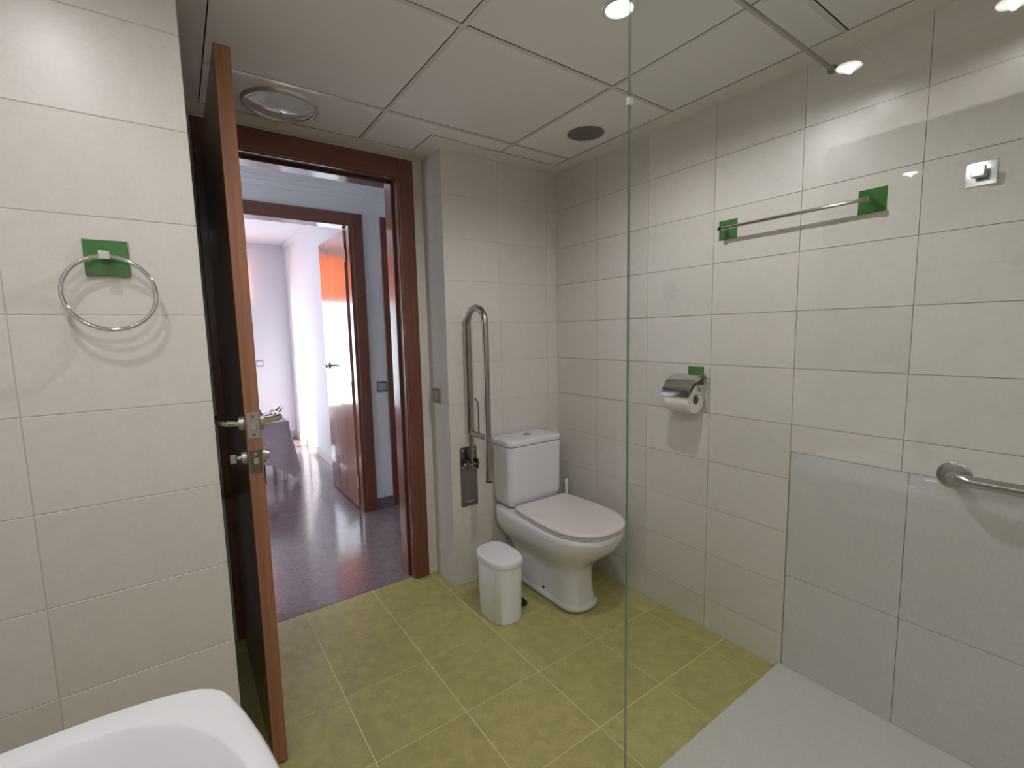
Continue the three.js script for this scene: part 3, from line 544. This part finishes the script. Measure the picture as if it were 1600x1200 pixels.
// ---------------------------------------------------------------- washbasin, tap and mirror
{
  const half = [[-2.149, 1.274], [-2.099, 1.272], [-2.03, 1.268], [-1.95, 1.2655], [-1.87, 1.266], [-1.80, 1.276], [-1.765, 1.289], [-1.745, 1.309], [-1.731, 1.345], [-1.717, 1.40], [-1.706, 1.46], [-1.70, 1.515], [-1.698, 1.565]];
  const zc = 1.565, pts = [...half, ...half.slice(0, -1).reverse().map(([x, z]) => [x, 2 * zc - z])];
  const crv = new THREE.CatmullRomCurve3(pts.map(([x, z]) => V(x, 0, z)), false, 'centripetal');
  const outer = crv.getSpacedPoints(71); for (let i = 1; i < 16; i++) outer.push(V(-2.149, 0, (2 * zc - 1.274) + (1.274 - (2 * zc - 1.274)) * i / 16));
  const n = outer.length, nrm = outer.map((p, i) => { const a = outer[(i - 1 + n) % n], b = outer[(i + 1) % n]; const d = b.clone().sub(a); return V(-d.z, 0, d.x).normalize(); });
  const mid = V(-1.895, 0, zc); nrm.forEach((v, i) => { if (v.dot(mid.clone().sub(outer[i])) < 0) v.negate(); });
  const inn = (d, y) => outer.map((p, i) => p.clone().addScaledVector(nrm[i], d * 0.999).setY(y));
  const bowl = (k, y) => outer.map((p) => { const a = Math.atan2((p.z - zc) / 0.272, (p.x + 1.92) / 0.205), c = Math.cos(a), n = Math.sin(a), e = 2 / 2.3; return V(-1.92 + 0.198 * k * Math.sign(c) * Math.abs(c) ** e, y, zc + 0.27 * k * Math.sign(n) * Math.abs(n) ** e); });
  const t = thing('washbasin', 'white ceramic washbasin with rounded corner in front of the left tiled wall', 'washbasin', [-1.9, 0.66, zc]);
  part('basin', loft([bowl(0.35, 0.655), bowl(0.6, 0.665), bowl(0.85, 0.70), bowl(0.97, 0.755), inn(0.02, 0.785), inn(0.006, 0.793), inn(0, 0.802), inn(0, 0.812), inn(0.003, 0.8185), inn(0.007, 0.8205), bowl(1.0, 0.8195), bowl(0.985, 0.816), bowl(0.965, 0.809), bowl(0.935, 0.793), bowl(0.88, 0.765), bowl(0.79, 0.738), bowl(0.62, 0.716), bowl(0.35, 0.70), bowl(0.12, 0.695)]), M.ceramic, t);
  part('drain', cyl(V(-1.895, 0.694, zc), V(-1.895, 0.6975, zc), 0.022), M.chrome, t);
  const f = thing('mixer_tap', 'chrome mixer tap on the washbasin rim', 'tap', [-2.08, 0.818, zc]);
  part('body', cyl(V(-2.08, 0.818, zc), V(-2.08, 0.93, zc), 0.022, 0.02), M.chrome, f);
  part('spout', pipe([V(-2.08, 0.89, zc), V(-1.965, 0.905, zc), V(-1.96, 0.88, zc)], 0.011, 0.014), M.chrome, f);
  part('lever', bx(-2.095, -2.02, 0.932, 0.942, zc - 0.009, zc + 0.009, 0.003), M.chrome, f);
  const m = thing('wall_mirror', 'frameless mirror above the washbasin', 'mirror', [XS, 1.0, 1.62]);
  part('glass', bx(XS + 0.0005, XS + 0.006, 1.0, 1.955, 1.2, 2.02), M.mirror, m);
}

// ---------------------------------------------------------------- ceiling fittings
function downlight(x, z, label, cd) {
  const t = thing('downlight', label, 'lamp', [x, YC, z], 'recessed bathroom downlights');
  mesh('ring', new THREE.LatheGeometry([[0.036, 0.004], [0.036, -0.003], [0.042, -0.004], [0.047, -0.002], [0.048, 0.003]].map(([r, h]) => new THREE.Vector2(r, h)), 40), M.lampRing, t);
  mesh('lens', new THREE.CylinderGeometry(0.036, 0.036, 0.003, 40).translate(0, 0.0005, 0), M.bulb, t);
  const l = new THREE.SpotLight(LAMP_COLOR, cd, 0, 84 * D2R, 0.4, 2);
  l.position.set(0, -0.0105, 0); l.target.position.set(0, -1, 0); l.castShadow = true; l.shadow.radius = 0.45; t.add(l, l.target);
  return t;
}
downlight(-0.716, 1.082, 'lit downlight in the ceiling in front of the toilet corner', LAMP_CD);
downlight(-1.975, 1.32, 'lit downlight over the washbasin, mirrored in the glass above the towel bar', 0.54);
downlight(-1.985, 1.70, 'lit downlight over the washbasin, mirrored at the top right of the glass', 0.48);
downlight(-1.72, 2.35, 'lit downlight in the ceiling at the near end of the bathroom', 1.3);
{
  const t = thing('ceiling_lamp', 'large unlit round lamp in the ceiling above the doorway', 'lamp', [-1.372, YC, 0.012]);
  mesh('ring', new THREE.LatheGeometry([[0.112, 0.002], [0.114, -0.008], [0.122, -0.011], [0.131, -0.006], [0.134, 0.003]].map(([r, h]) => new THREE.Vector2(r, h)), 64), M.lampRing, t);
  mesh('diffuser', new THREE.LatheGeometry(Array.from({ length: 14 }, (_, i) => { const a = i / 13; return new THREE.Vector2(0.1135 * a, -0.026 + 0.022 * a * a); }), 64), M.lampGlass, t);
  mesh('centre_screw', new THREE.SphereGeometry(0.004, 12, 8).translate(0, -0.027, 0), M.darkSteel, t);
  const v = thing('ceiling_vent', 'round dark grey vent grille in the ceiling above the toilet', 'vent', [-0.228, YC, 0.458]);
  mesh('ring', new THREE.LatheGeometry([[0.08, 0.004], [0.08, -0.002], [0.085, -0.005], [0.093, -0.003], [0.095, 0.003]].map(([r, h]) => new THREE.Vector2(r, h)), 48), M.cornice, v);
  mesh('backing', new THREE.CylinderGeometry(0.08, 0.08, 0.001, 48).translate(0, 0.0015, 0), M.seal, v);
  for (let i = -7; i <= 7; i++) { const x = i * 0.0104, h = Math.sqrt(0.079 ** 2 - x * x); mesh('slat', new THREE.BoxGeometry(0.0085, 0.002, 2 * h).translate(x, -0.001, 0), M.vent, v); }
}

// ---------------------------------------------------------------- bedroom table
{
  const x0 = -1.75, x1 = -1.005, z1 = -2.5, z0 = -3.2, H = 0.54;
  const t = thing('side_table', 'low table hidden under the mauve grey cloth', 'table', [(x0 + x1) / 2, 0, (z0 + z1) / 2]);
  part('table_top', bx(x0 + 0.004, x1 - 0.004, H - 0.03, H, z0 + 0.004, z1 - 0.004, 0.004), M.frameWhite, t);
  for (const x of [x0 + 0.06, x1 - 0.06]) for (const z of [z0 + 0.06, z1 - 0.06]) part('leg', bx(x - 0.02, x + 0.02, 0, H - 0.03, z - 0.02, z + 0.02), M.frameWhite, t);
  // cloth: the hem hangs to the floor at the corners and higher along the sides
  const peri = [], N = 36, side = [[x1, z1, x1, z0], [x1, z0, x0, z0], [x0, z0, x0, z1], [x0, z1, x1, z1]];
  const ring = (f, lift) => { const out = []; side.forEach(([ax, az, bX, bZ], s) => { for (let i = 0; i < N; i++) { const u = i / N, px = ax + (bX - ax) * u, pz = az + (bZ - az) * u; const near = Math.min(u, 1 - u), c = Math.max(0, 1 - near / 0.2); const nx = [1, 0, -1, 0][s], nz = [0, -1, 0, 1][s]; const ps = (s + 3) % 4, ns = (s + 1) % 4; const w = c * 0.5, o = u < 0.5 ? ps : ns; let dx = nx * (1 - w) + [1, 0, -1, 0][o] * w, dz = nz * (1 - w) + [0, -1, 0, 1][o] * w; const fl = f * (0.028 + 0.07 * Math.exp(-(((u < 0.5 ? u : 1 - u) - 0.09) ** 2) / 0.006) * (s === 0 || s === 3 ? 1 : 0.8) + 0.012 * Math.sin(u * 21 + s)); const hem = 0.17 - 0.158 * c ** 1.1; out.push(V(px + dx * fl, H + 0.003 + lift - f * (H + 0.003 - hem), pz + dz * fl)); } }); return out; };
  const rin = (k, y) => ring(0, 0).map((p) => V((p.x - (x0 + x1) / 2) * k + (x0 + x1) / 2, y, (p.z - (z0 + z1) / 2) * k + (z0 + z1) / 2));
  const g = loft([rin(0.3, H + 0.003), rin(0.98, H + 0.003), ring(0.01, 0), ring(0.12, 0), ring(0.4, 0), ring(0.7, 0), ring(1, 0)], true, false);
  tag(mesh('tablecloth', metreUV(g), Object.assign(M.cloth.clone(), { side: THREE.DoubleSide })), 'mauve grey tablecloth with pointed corners hanging to the bedroom floor', 'tablecloth');
  const d = thing('dark_case', 'small dark rounded case standing on the tablecloth', 'case', [-1.235, H + 0.003, -2.72]);
  mesh('body', new RoundedBoxGeometry(0.09, 0.1, 0.06, 4, 0.028).translate(0, 0.05, 0), M.navy, d);
  const p = thing('paper_sheet', 'white curled paper lying on the tablecloth', 'paper', [-1.095, H + 0.004, -2.72]);
  const rr = [-0.06, 0.06].map((z) => { const a = [], b = []; for (let i = 0; i <= 10; i++) { const u = i / 10, x = -0.08 + 0.16 * u, y = 0.02 + 0.09 * u * u * u; a.push(V(x, y, z)); b.push(V(x, y - 0.02 * (1 - u) - 0.0015, z)); } return [...a, ...b.reverse()]; });
  mesh('sheet', toCreasedNormals(loft(rr), 0.5), M.paper, p);
}

scene.traverse((o) => { if (o.isMesh) { o.castShadow = true; o.receiveShadow = true; } });
renderer.render(scene, camera);
